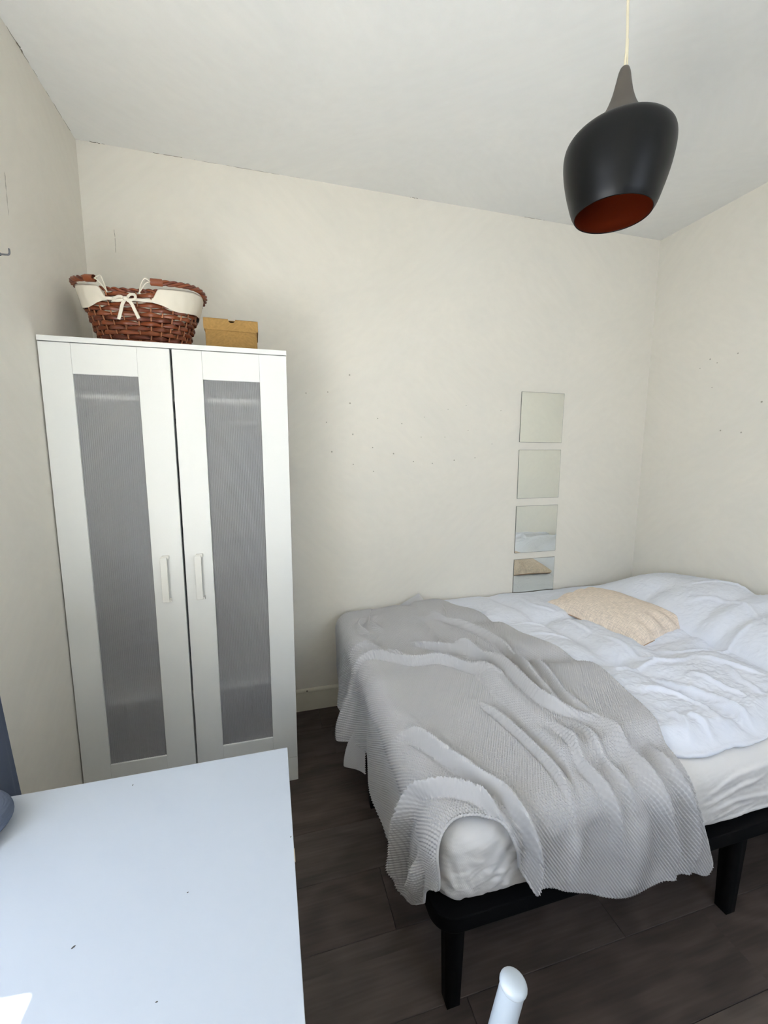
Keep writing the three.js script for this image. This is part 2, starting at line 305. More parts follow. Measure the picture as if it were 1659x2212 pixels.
  mesh('bow_tail', ribbon([[0, -0.002, 0.008], [-0.012, -0.022, 0.006], [-0.024, -0.05, -0.002], [-0.034, -0.07, -0.008]], 0.0062), cotton, bk);
  mesh('bow_tail', ribbon([[0.004, -0.002, 0.009], [0.018, -0.014, 0.008], [0.028, -0.04, 0.0], [0.036, -0.064, -0.008]], 0.0062), cotton, bk);
  const knot = new THREE.SphereGeometry(0.009, 10, 8); knot.scale(1.1, 0.9, 0.8).translate(bc[0], bc[1] - 0.001, bc[2] + 0.007); mesh('bow_knot', knot, cotton, bk);
  // handles: twisted rods resting round each end, bound where they stop
  for (const side of [-1, 1]) {
    const a0 = side < 0 ? F + 0.42 : F - 0.34, a1 = side < 0 ? F + 2.7 : F - 2.7;
    const hd = group('handle', bk), up = (u) => 0.012 + 0.014 * (1 - u * 0.7) * Math.abs(Math.cos(u * Math.PI * 0.5));
    for (let k = 0; k < 3; k++) { const L = []; for (let i = 0; i <= 90; i++) { const u = i / 90, t = lerp(a0, a1, u), s = u * 34 + k * Math.PI * 2 / 3; const p = pt(t, 1.0, 0.021 + 0.0055 * Math.cos(s), up(u) + 0.0055 * Math.sin(s)); L.push(p); } mesh('twisted_rod', tube(L, 0.0056, 6, 270), willows[k + 1], hd); }
    const L = []; for (let i = 0; i <= 4; i++) { const u = i / 4 * 0.075; L.push(pt(lerp(a0, a1, u), 1, 0.021, up(u))); } mesh('binding', tube(L, 0.0128, 12, 12), willows[3], hd);
    const e = pt(a0, 1, 0.021, up(0)), inn = pt(a0 + side * 0.16, 0.93, 0.016);
    mesh('tie_string', merge([tube([e, [lerp(e[0], inn[0], 0.5), e[1] + 0.012, e[2]], [inn[0], inn[1] + 0.006, inn[2] + 0.003], inn], 0.0022, 6, 16), tube([e, [lerp(e[0], inn[0], 0.3), e[1] - 0.006, e[2] + 0.006], [inn[0] - side * 0.003, inn[1], inn[2] + 0.004]], 0.002, 6, 12)]), cotton, hd);
  }
}
// cardboard box with a folded lid
{
  const bx = group('cardboard_box'); tag(bx, 'small tan cardboard box with tuck lid, beside the basket', 'box'); bx.position.set(0.622, 1.862, 0.30); bx.rotation.y = 0.03;
  const fib = dataTex(256, 256, (u, v) => { const k = 236 + 34 * tileNoise(u, v, 30, 2, 4); return [k, k, k]; }, true, [4, 4]);
  const card = new THREE.MeshStandardMaterial({ color: '#bd9455', roughness: 0.85, map: fib });
  const w = 0.100, h = 0.142, d = 0.075, t = 0.0025;
  mesh('body', metreUV(merge([box(-w, w, 0, t, -d, d), box(-w, -w + t, 0, h - 0.004, -d, d), box(w - t, w, 0, h - 0.004, -d, d), box(-w, w, 0, h - 0.004, -d, -d + t)])), card, bx);
  const fs = new THREE.Shape(); fs.moveTo(-w, 0); fs.lineTo(w, 0); fs.lineTo(w, h - 0.004); fs.lineTo(0.018, h - 0.004); fs.absarc(0.002, h - 0.002, 0.016, 0, Math.PI, true); fs.lineTo(-w, h - 0.004);
  const front = new THREE.ExtrudeGeometry(fs, { depth: t, bevelEnabled: false, curveSegments: 10 }); front.translate(0, 0, d - t); mesh('front_panel', metreUV(front), card, bx);
  mesh('lid', metreUV(merge([box(-w - 0.006, w + 0.004, h - 0.003, h, -d, d - 0.012), box(-w - 0.006, -0.012, h - 0.003, h, d - 0.012, d + 0.004), box(0.016, w + 0.004, h - 0.003, h, d - 0.012, d + 0.004)])), card, bx);
  const s = new THREE.Shape(), L = -w - 0.006, R = w + 0.004, Y0 = h - 0.045; s.moveTo(L, h); s.lineTo(L, Y0 + 0.008); s.quadraticCurveTo(L, Y0, L + 0.012, Y0); s.lineTo(R - 0.012, Y0); s.quadraticCurveTo(R, Y0, R, Y0 + 0.012); s.lineTo(R, h); s.lineTo(0.016, h); s.absarc(0.002, h, 0.014, 0, Math.PI, true); s.lineTo(L, h);
  const fl = new THREE.ExtrudeGeometry(s, { depth: 0.0025, bevelEnabled: false, curveSegments: 10 }); fl.translate(0, 0, d + 0.0015); mesh('lid_flap', fl, card, bx);
  for (const sgn of [-1, 1]) mesh('lid_side', metreUV(box(sgn * (w + 0.003) - 0.0014, sgn * (w + 0.003) + 0.0014, h - 0.045, h - 0.002, -d, d)), card, bx);
}

// ---------------------------------------------------------------- mirror tiles and hook on the walls
{
  const silver = new THREE.MeshPhysicalMaterial({ color: '#eef0ea', metalness: 1, roughness: 0.015 }), rim = new THREE.MeshStandardMaterial({ color: '#6d7266', roughness: 0.3 });
  const tilts = [0.004, 0.001, -0.002, 0.002], labels = ['square mirror tile above the other three, over the bed', 'square mirror tile second from the top of the column', 'square mirror tile third from the top, reflecting the bedding', 'square mirror tile partly hidden behind the white duvet'];
  [1.8358, 1.4907, 1.143, 0.802].forEach((y, i) => {
    const m = group('mirror_tile'); tag(m, labels[i], 'mirror', 'mirror tiles in a column'); m.position.set(2.2325 + 0.15, y - 0.15, 0.0005); m.rotation.set(tilts[i] * 0.5, 0, [-0.004, 0.006, 0.004, 0.004][i]);
    mesh('backing', box(-0.1502, 0.1502, -0.1502, 0.1502, 0, 0.0036), rim, m);
    mesh('mirror_face', box(-0.1488, 0.1488, -0.1488, 0.1488, 0.003, 0.0042), silver, m);
  });
  const hk = group('wall_hook'); tag(hk, 'small bent metal hook screwed into the wall left of the wardrobe', 'hook');
  const steel = new THREE.MeshStandardMaterial({ color: '#8d8f94', metalness: 0.9, roughness: 0.35 });
  mesh('bent_pin', tube([[0, 2.050, 0.678], [0.014, 2.050, 0.678], [0.022, 2.051, 0.678], [0.025, 2.056, 0.678], [0.025, 2.068, 0.678]], 0.0025, 8, 24), steel, hk);
  const pl = new THREE.CylinderGeometry(0.005, 0.005, 0.002, 12); pl.rotateZ(Math.PI / 2).translate(0.001, 2.05, 0.678); mesh('collar', pl, steel, hk);
}

// ---------------------------------------------------------------- pendant lamp
{
  const lp = group('pendant_lamp'); tag(lp, 'black metal pendant lamp with copper inside, hanging on a cream cord', 'lamp'); lp.position.set(1.608, 2.378, 1.3297);
  const black = new THREE.MeshPhysicalMaterial({ color: '#060708', roughness: 0.4, specularIntensity: 0.55 }), cone = new THREE.MeshPhysicalMaterial({ color: '#57514a', roughness: 0.5, specularIntensity: 0.6 }), copper = new THREE.MeshStandardMaterial({ color: '#7a2b0c', metalness: 0.55, roughness: 0.55, side: THREE.DoubleSide });
  const lathe = (pts) => new THREE.LatheGeometry(pts.map(([r, y]) => new THREE.Vector2(r, y)), 72);
  const curve = (pts, n = 40) => new THREE.CatmullRomCurve3(pts.map(([r, y]) => V(r, y, 0))).getPoints(n).map((p) => [p.x, p.y]);
  const tilt = group('shade', lp); tilt.rotation.z = -0.02;
  mesh('neck', lathe(curve([[0.0001, 0.002], [0.008, 0.001], [0.0125, -0.008], [0.017, -0.03], [0.024, -0.06], [0.036, -0.09], [0.054, -0.117], [0.07, -0.135]], 48)), cone, tilt);
  mesh('drum', lathe(curve([[0.06, -0.135], [0.09, -0.145], [0.108, -0.153], [0.119, -0.166], [0.1225, -0.185], [0.1205, -0.215], [0.114, -0.25], [0.1045, -0.285], [0.0955, -0.312], [0.0885, -0.324]], 60)), black, tilt);
  mesh('inside', lathe(curve([[0.002, -0.128], [0.06, -0.137], [0.105, -0.156], [0.1165, -0.172], [0.1195, -0.19], [0.1175, -0.215], [0.111, -0.25], [0.102, -0.285], [0.093, -0.312], [0.0865, -0.3235]], 60)), copper, tilt);
  mesh('rim_edge', lathe([[0.0865, -0.3235], [0.0875, -0.3255], [0.0885, -0.324]]), black, tilt);
  const socket = new THREE.CylinderGeometry(0.021, 0.021, 0.06, 20); socket.translate(0, -0.165, 0); mesh('socket', socket, black, tilt);
  const cream = new THREE.MeshStandardMaterial({ color: '#d9cfb4', roughness: 0.7 });
  mesh('cord', tube([[-0.001, 0.0, 0], [0.001, 0.05, 0], [-0.004, 0.13, 0.0], [-0.012, 0.22, 0.003], [-0.012, 0.32, 0.003], [-0.008, H - 2.378, 0.002]], 0.0029, 8, 60), cream, lp);
  mesh('cord', tube([[0.005, 0.0, 0.002], [0.0045, 0.012, 0.002], [0.0035, 0.028, 0.002], [0.002, 0.06, 0.002]], 0.0016, 6, 20), cream, lp);
  const rose = new THREE.CylinderGeometry(0.04, 0.045, 0.02, 32); rose.translate(-0.008, H - 2.378 - 0.01, 0.002); mesh('ceiling_rose', rose, cream, lp);
}

// ---------------------------------------------------------------- desk by the window, and what stands on it
{
  const dk = group('desk'); tag(dk, 'plain white desk with thin top along the left wall', 'desk');
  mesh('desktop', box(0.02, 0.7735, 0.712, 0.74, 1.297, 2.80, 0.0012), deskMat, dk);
  for (const [x, z] of [[0.05, 1.33], [0.71, 1.33], [0.05, 2.72], [0.71, 2.72]]) mesh('leg', box(x, x + 0.04, 0, 0.712, z, z + 0.04, 0.002), whiteFoil, dk);
  for (const z of [1.34, 2.73]) mesh('apron', box(0.09, 0.71, 0.65, 0.712, z, z + 0.018), whiteFoil, dk);
  mesh('edge_chip', box(0.7728, 0.7745, 0.7365, 0.7398, 1.575, 1.60, 0.0004), new THREE.MeshStandardMaterial({ color: '#c9b79a', roughness: 0.9 }), dk);
  const sp = new THREE.MeshStandardMaterial({ color: '#5a5750', roughness: 1 });
  for (const [x, z, s, a] of [[0.451, 1.649, 0.0032, 0.7], [0.441, 1.331, 0.0022, 1.2], [0.599, 1.609, 0.0016, 0.2], [0.585, 1.75, 0.0018, 0], [0.769, 1.55, 0.002, 1]]) { const g = new THREE.SphereGeometry(1, 6, 5); g.scale(s, 0.0006, s * 0.45).rotateY(a).translate(x, 0.7403, z); mesh('speck', g, sp, dk); }
}
const slate = new THREE.MeshStandardMaterial({ color: '#5b6579', roughness: 0.95, bumpMap: plasterBump, bumpScale: 0.002 });
{
  // soft pouch on the desk
  const g = sheetGeo(60, 30, (u, v) => {
    const t = u * Math.PI * 2, p = (v - 0.5) * Math.PI, k = 1 + 0.05 * N3(Math.cos(t) * 1.7, Math.sin(t) * 1.7, v * 3);
    const y = Math.sin(p) > 0 ? Math.sin(p) * 0.034 : Math.sin(p) * 0.026;
    return [Math.cos(t) * Math.cos(p) ** 0.75 * 0.105 * k, y + 0.027, Math.sin(t) * Math.cos(p) ** 0.75 * 0.098 * k];
  }, true);
  const po = mesh('fabric_pouch', g, slate); po.position.set(0.146, 0.740, 1.405); tag(po, 'rounded slate-blue soft pouch lying on the far end of the desk', 'pouch');
  // coat hanging against the wall behind the desk
  const ct = group('hanging_coat'); tag(ct, 'slate-blue coat hanging on the left wall behind the desk', 'coat');
  mesh('cloth', sheetGeo(90, 40, (u, v) => {
    const t = u * Math.PI * 2, y = lerp(0.36, 1.42, v), w = lerp(0.15, 0.05, Math.pow(v, 0.8)), d = lerp(0.034, 0.014, v);
    const f = 1 + 0.10 * Math.sin(t * 9 + 1.5 * v) * (1 - 0.5 * v);
    return [0.045 + Math.cos(t) * d * f, y, 1.122 + Math.sin(t) * w * (1 + 0.04 * Math.sin(t * 9))];
  }, true), slate, ct);
  mesh('hanging_loop', tube([[0.045, 1.41, 1.12], [0.03, 1.46, 1.13], [0.045, 1.41, 1.14]], 0.003, 6), slate, ct);
}

// ---------------------------------------------------------------- white tube-framed chair
{
  const ch = group('chair'); tag(ch, 'white tubular chair with rounded end caps, near the desk', 'chair');
  const paint = new THREE.MeshPhysicalMaterial({ color: '#b4bec8', roughness: 0.35, clearcoat: 0.4, clearcoatRoughness: 0.15 }), cap = new THREE.MeshPhysicalMaterial({ color: '#bcc6cf', roughness: 0.3, clearcoat: 0.6, clearcoatRoughness: 0.08 });
  const post = (z, s) => {
    const top = V(1.018, 0.822, z), low = V(0.945, 0.46, z), foot = V(1.03, 0.0, z), dir = top.clone().sub(low).normalize();
    mesh('back_post', tube([foot, V(0.975, 0.25, z), low, V(0.972, 0.62, z), top], 0.015, 18, 60), paint, ch);
    const g = new THREE.SphereGeometry(0.0168, 24, 14); g.scale(1, 0.62, 1); const m = mesh('end_cap', g, cap, ch); m.position.copy(top); m.quaternion.setFromUnitVectors(V(0, 1, 0), dir);
  };
  post(1.905, 1); post(2.30, -1);
  for (const z of [1.905, 2.30]) mesh('leg', tube([[0.60, 0, z], [0.60, 0.2, z], [0.60, 0.45, z]], 0.0125, 14, 12), paint, ch);
  mesh('seat', box(0.58, 0.98, 0.44, 0.47, 1.91, 2.295, 0.012), paint, ch);
  mesh('backrest', sheetGeo(30, 8, (u, v) => { const a = v * Math.PI * 2, z = lerp(1.89, 2.315, u), x = 1.022 + 0.03 * Math.sin(u * Math.PI); return [x + Math.cos(a) * 0.005, 0.70 + Math.sign(Math.sin(a)) * Math.sqrt(Math.abs(Math.sin(a))) * 0.065, z]; }, false), paint, ch);
  mesh('rung', tube([[0.60, 0.2, 1.905], [0.60, 0.2, 2.30]], 0.009, 10, 8), paint, ch);
}

// ---------------------------------------------------------------- bed
const BX0 = 1.125, BX1 = 3.165, BZ0 = 0.022, BZ1 = 1.46, MT = 0.55, MB = 0.325;
{
  const bd = group('bed_frame'); tag(bd, 'black bed frame with square tapered legs under the mattress', 'bed frame');
  const rr2 = (x0, x1, z0, z1, r) => { const s = new THREE.Shape(); s.moveTo(x0 + r, z0); s.lineTo(x1 - r, z0); s.absarc(x1 - r, z0 + r, r, -Math.PI / 2, 0); s.lineTo(x1, z1 - r); s.absarc(x1 - r, z1 - r, r, 0, Math.PI / 2); s.lineTo(x0 + r, z1); s.absarc(x0 + r, z1 - r, r, Math.PI / 2, Math.PI); s.lineTo(x0, z0 + r); s.absarc(x0 + r, z0 + r, r, Math.PI, Math.PI * 1.5); return s; };
  const s = rr2(1.115, 3.165, 0.02, 1.465, 0.06), hole = rr2(1.155, 3.125, 0.06, 1.425, 0.03); s.holes.push(hole);
  const g = new THREE.ExtrudeGeometry(s, { depth: 0.038, bevelEnabled: true, bevelSize: 0.003, bevelThickness: 0.003, bevelSegments: 2, curveSegments: 12 }); g.rotateX(Math.PI / 2).translate(0, 0.318, 0);
  mesh('side_rails', g, blackMetal, bd);
  const leg = (x, z) => { const L = new THREE.CylinderGeometry(0.034, 0.026, 0.28, 4); L.rotateY(Math.PI / 4); const m = mesh('leg', L, blackMetal, bd); m.position.set(x, 0.14, z); };
  for (const [x, z] of [[1.178, 1.415], [2.135, 1.437], [3.09, 1.415], [1.132, 0.745], [2.135, 0.745], [1.178, 0.07], [2.135, 0.06], [3.09, 0.07]]) leg(x, z);
  for (let i = 0; i < 14; i++) { const x = 1.22 + i * 0.138; mesh('slat', box(x, x + 0.07, 0.300, 0.312, 0.05, 1.43), blackMetal, bd); }
}
const linenBump = dataTex(512, 512, (u, v) => grey(128 + 40 * Math.sin(u * 400) * Math.sin(v * 400) + 120 * tileNoise(u, v, 20, 6, 4)), false, [4, 4]);
const sheetMat = new THREE.MeshStandardMaterial({ color: '#e9e6e3', roughness: 0.9, bumpMap: linenBump, bumpScale: 0.0008 });
const duvetMat = new THREE.MeshStandardMaterial({ color: '#ebeef6', roughness: 0.88, bumpMap: linenBump, bumpScale: 0.0006 });
// crumple: sharp little creases, as in washed cotton
const frontCreases = [[[1.93, 0.446], [2.038, 0.497], [2.202, 0.513], [2.4, 0.52]], [[1.955, 0.399], [2.081, 0.425], [2.219, 0.419], [2.4, 0.42]], [[1.973, 0.352], [2.121, 0.372], [2.227, 0.373], [2.4, 0.37]], [[1.944, 0.432], [2.003, 0.444], [2.105, 0.472], [2.209, 0.475]], [[1.16, 0.486], [1.171, 0.441], [1.192, 0.392], [1.223, 0.36]], [[1.191, 0.45], [1.196, 0.415], [1.209, 0.382]], [[1.143, 0.478], [1.153, 0.428], [1.168, 0.376]], [[1.225, 0.435], [1.266, 0.418], [1.309, 0.415]], [[1.241, 0.401], [1.278, 0.394], [1.328, 0.359]], [[1.187, 0.479], [1.22, 0.46], [1.243, 0.458]]].map((l) => smoothLine(l, 12));
const crumple = (x, y, z = 0) => { const w = 0.6 * N3(x * 0.7, y * 0.7, z + 11); const a = 1 - Math.abs(N3(x + w, y - w, z)) * 2, b = 1 - Math.abs(N3(x * 2.1 - w, y * 2.1, z + 5)) * 2; return a * 0.65 + b * 0.35; };
{
  // mattress in a fitted sheet
  const nx = 420, ny = 64, nz = 200, g = new THREE.BoxGeometry(BX1 - BX0, MT - MB, BZ1 - BZ0, nx, ny, nz), p = g.attributes.position, c = V((BX0 + BX1) / 2, (MT + MB) / 2, (BZ0 + BZ1) / 2), hx = (BX1 - BX0) / 2, hy = (MT - MB) / 2, hz = (BZ1 - BZ0) / 2, r = 0.065;
  for (let i = 0; i < p.count; i++) {
    const q = V(p.getX(i), p.getY(i), p.getZ(i)), k = V(THREE.MathUtils.clamp(q.x, -hx + r, hx - r), THREE.MathUtils.clamp(q.y, -hy + r, hy - r), THREE.MathUtils.clamp(q.z, -hz + r, hz - r)), n = q.clone().sub(k);
    if (n.lengthSq() > 1e-12) n.normalize();
    q.copy(k).addScaledVector(n, r);
    const x = q.x + c.x, y = q.y + c.y, z = q.z + c.z;
    // pulled creases run down and round the sides, gathering towards the corner
    const side = 1 - Math.max(0, n.y) ** 2, dc = Math.hypot(x - 1.16, z - 1.42), ang = Math.atan2(y - 0.30, Math.hypot(x - 1.22, z - 1.42) + 0.02);
    let d = 0.0026 * crumple(x * 8, y * 30 - x * 7, z * 8) * side + 0.0014 * crumple(x * 22, y * 30, z * 22);
    d += 0.0014 * Math.sin(ang * 30 + 4 * N3(x * 6, y * 6, z * 6)) * ss(0.42, 0.1, dc) * side;
    if (z > 1.38 && x < 2.5) for (const l of frontCreases) { const [e, t, sd] = distPoly(x, y, l); if (e < 0.05) d += (x < 1.5 ? 0.0028 : 0.0045) * Math.exp(-((e / (sd > 0 ? 0.005 : 0.012)) ** 2)) * ss(0, 0.25, t) * ss(1, 0.7, t) * ss(1.38, 1.43, z); }
    d += 0.005 * N3(x * 1.7, y * 2, z * 1.7) * side;
    q.addScaledVector(n, d); p.setXYZ(i, x === undefined ? 0 : q.x + c.x, q.y + c.y, q.z + c.z);
  }
  g.computeVertexNormals();
  // weld the normals of the six faces along the rounded edges
  { const map = new Map(), n = g.attributes.normal; for (let i = 0; i < p.count; i++) { const k = Math.round(p.getX(i) * 5e4) + ',' + Math.round(p.getY(i) * 5e4) + ',' + Math.round(p.getZ(i) * 5e4); const e = map.get(k); if (e) { e.s.add(V(n.getX(i), n.getY(i), n.getZ(i))); e.i.push(i); } else map.set(k, { s: V(n.getX(i), n.getY(i), n.getZ(i)), i: [i] }); } for (const e of map.values()) if (e.i.length > 1) { e.s.normalize(); for (const i of e.i) n.setXYZ(i, e.s.x, e.s.y, e.s.z); } }
  { const uv = g.attributes.uv; for (let i = 0; i < p.count; i++) uv.setXY(i, p.getX(i) + 0.31 * p.getZ(i), p.getZ(i) - p.getY(i)); }
  tag(mesh('mattress', g, sheetMat), 'thick mattress in a creased white fitted sheet', 'mattress');
}
// duvet: puffed, with drawn-in seams and creased cotton; a pillow lies under it at the wall
const seams = [[[1.55, 0.78], [1.871, 0.892], [2.057, 0.942], [2.294, 0.945], [2.549, 0.948], [2.797, 0.969], [3.17, 0.98]], [[2.06, 0.02], [2.08, 0.25], [2.102, 0.481], [2.13, 0.689], [2.118, 0.876], [2.176, 1.153], [2.214, 1.31], [2.253, 1.42]], [[2.388, 0.859], [2.6, 0.845], [3.017, 0.818], [3.17, 0.79]], [[1.6, 0.42], [2.09, 0.46], [2.5, 0.5], [2.8, 0.53]], [[2.62, 0.96], [2.66, 1.2], [2.65, 1.42]]].map((l) => smoothLine(l, 30));
const wrinkles = [[[2.39, 0.888], [2.469, 0.971], [2.661, 1.008], [2.843, 1.011]], [[2.237, 0.713], [2.246, 0.834], [2.238, 0.965], [2.263, 1.052]], [[1.987, 1.038], [2.098, 1.032], [2.224, 1.015], [2.347, 1.036], [2.507, 1.01]], [[2.136, 1.054], [2.193, 1.151], [2.247, 1.249], [2.257, 1.345], [2.262, 1.406]], [[1.976, 1.166], [2.074, 1.172], [2.14, 1.22], [2.156, 1.291], [2.122, 1.391]], [[2.448, 1.022], [2.507, 1.118], [2.583, 1.211]], [[2.734, 0.714], [2.864, 0.789], [2.88, 0.922], [2.803, 1.061]], [[2.888, 0.604], [3.071, 0.676], [3.135, 0.822]], [[2.004, 1.277], [2.008, 1.329], [1.961, 1.407]], [[2.228, 1.264], [2.25, 1.326], [2.213, 1.384]], [[2.192, 0.131], [2.164, 0.313], [2.247, 0.431]], [[2.228, 0.493], [2.226, 0.577], [2.224, 0.727]], [[2.05, 1.30], [2.07, 1.36], [2.05, 1.41]], [[2.5, 1.1], [2.45, 1.2], [2.44, 1.3]], [[2.3, 1.1], [2.33, 1.22], [2.36, 1.3]], [[1.9, 0.62], [2.02, 0.66], [2.1, 0.74]], [[1.85, 0.5], [1.98, 0.52], [2.08, 0.58]]].map((l) => smoothLine(l, 14));
const hemZ = (x) => 1.408 + 0.014 * Math.sin(x * 9 + 1) + 0.01 * Math.sin(x * 23) - 0.02 * ss(2.15, 2.25, x);
function duvetY(x, z, soft = false) {
  const back = ss(0.022, 0.12, z), front = ss(0, 0.07, hemZ(x) - z), right = ss(0, 0.05, 3.165 - x), left = ss(1.5, 1.56, x);
  let h = 0.03 + 0.012 * N3(x * 2.3, z * 2.3, 4) + 0.009 * N3(x * 5, z * 5, 8);
  for (const s of seams) { const [d] = distPoly(x, z, s); h -= 0.020 * Math.exp(-((d / 0.045) ** 2)); h += 0.009 * Math.exp(-(((d - 0.13) / 0.09) ** 2)); }
  const pil = Math.max(0, 1 - Math.abs((x - 3.02) / 0.36) ** 2.6) * Math.max(0, 1 - Math.abs((z - 0.70) / 0.56) ** 3);
  h += 0.135 * pil ** 0.7 + 0.035 * ss(2.5, 3.1, x) * ss(1.4, 1.1, z) * ss(0.02, 0.3, z);
  let fine = soft ? 0.013 : 0.005 * crumple(x * 5 + z * 3, z * 9 - x * 2, 2) + 0.0038 * crumple(x * 13 + z * 5, z * 24 + x * 8, 6) + 0.0022 * crumple(x * 42, z * 50, 9);
  if (!soft) for (const l of wrinkles) { const [d, t, side] = distPoly(x, z, l); if (d < 0.08) fine += 0.011 * Math.exp(-((d / (side > 0 ? 0.007 : 0.02)) ** 2)) * ss(0, 0.25, t) * ss(1, 0.75, t); }
  return MT + 0.004 + Math.max(0, h + fine * (0.7 + 0.6 * ss(0.5, 1.4, z))) * (0.35 + 0.65 * front) * (0.45 + 0.55 * back) * (0.6 + 0.4 * right) * left + 0.014 * front;
}
{
  const g = sheetGeo(430, 360, (u, v) => {
    const x = lerp(1.5, 3.168, u), hz = hemZ(x) + 0.004 * crumple(x * 14, 3, 1);
    if (v > 0.985) { const q = (v - 0.985) / 0.015; return [x, lerp(duvetY(x, hz), MT + 0.001, q), hz + 0.006 * Math.sin(q * Math.PI) - 0.004 * q, x, hz]; }
    const z = lerp(0.012, hz, v / 0.985); return [x, duvetY(x, z), z, x, z];
  });
  tag(mesh('duvet', g, duvetMat), 'crumpled white duvet spread over the bed', 'duvet');
}

// beige cushion lying on the duvet
{
  const weave = dataTex(512, 512, (u, v) => { const a = Math.sin(u * Math.PI * 2 * 64), b = Math.sin(v * Math.PI * 2 * 64), s = tileNoise(u, v * 0.25, 60, 3, 3); return grey(150 + 45 * a * b + 110 * s); }, false, [1, 1]);
  const tone = dataTex(512, 512, (u, v) => { const s = fbm(u * 60, v * 9, 3, 3) + fbm(u * 9, v * 60, 8, 3), k = 243 + 34 * s; return [k, k - 2, k - 5]; }, true, [1, 1]);
  const mat = new THREE.MeshStandardMaterial({ color: '#fbecdc', roughness: 0.95, map: tone, bumpMap: weave, bumpScale: 0.0012 }), seamMat = new THREE.MeshStandardMaterial({ color: '#b9987c', roughness: 0.95 });
  const L = 0.58, Wd = 0.44, cu = group('cushion'); tag(cu, 'beige linen cushion lying on the white duvet', 'cushion');
  const outline = (u, v) => [u * L / 2 * (1 - 0.055 * (1 - v * v)), v * Wd / 2 * (1 - 0.075 * (1 - u * u))];
  const prof = (u, v) => Math.pow(Math.max(0, (1 - u ** 4) * (1 - v * v)), 0.5) * (1 - 0.18 * u * u);
  const ears = (u, v) => { const c = ss(0.55, 1, Math.abs(u)) * (1 - 0.4 * v * v); return 0.014 * c * Math.sin(v * 15 + 2 * Math.sign(u)) * ss(1.0, 0.8, Math.abs(v)); };
  const top = sheetGeo(90, 70, (a, b) => { const u = a * 2 - 1, v = b * 2 - 1, [x, z] = outline(u, v); return [x, 0.098 * prof(u, v) + ears(u, v) * prof(u, v) * 1.6 + 0.004 * N3(x * 9, z * 9, 2), z, a * 2.2, b * 1.7]; });
  const bottom = sheetGeo(60, 46, (a, b) => { const u = 1 - a * 2, v = b * 2 - 1, [x, z] = outline(u, v); return [x, -0.03 * prof(u, v), z, a * 2.2, b * 1.7]; });
  mesh('cover', top, mat, cu); mesh('underside', bottom, new THREE.MeshStandardMaterial({ color: '#e8e4dc', roughness: 0.95, bumpMap: weave, bumpScale: 0.0008 }), cu);
  const rim = []; for (let k = 0; k < 160; k++) { const t = k / 40, e = Math.floor(t), f = (t - e) * 2 - 1; const [u, v] = [[f, -1], [1, f], [-f, 1], [-1, -f]][e]; const [x, z] = outline(u, v); rim.push([x, -0.002 + 0.004 * N3(x * 9, z * 9, 2), z]); }
  mesh('seam', tube(rim, 0.0028, 6, 320, true), seamMat, cu);
  // long side runs along z
  const cx = 2.52, cz = 0.53; cu.position.set(cx, duvetY(cx, cz) + 0.022, cz); cu.rotation.set(0, Math.PI / 2 + 0.16, 0); cu.rotation.order = 'YXZ'; cu.rotation.z = 0.02; cu.rotation.x = -0.05;
}

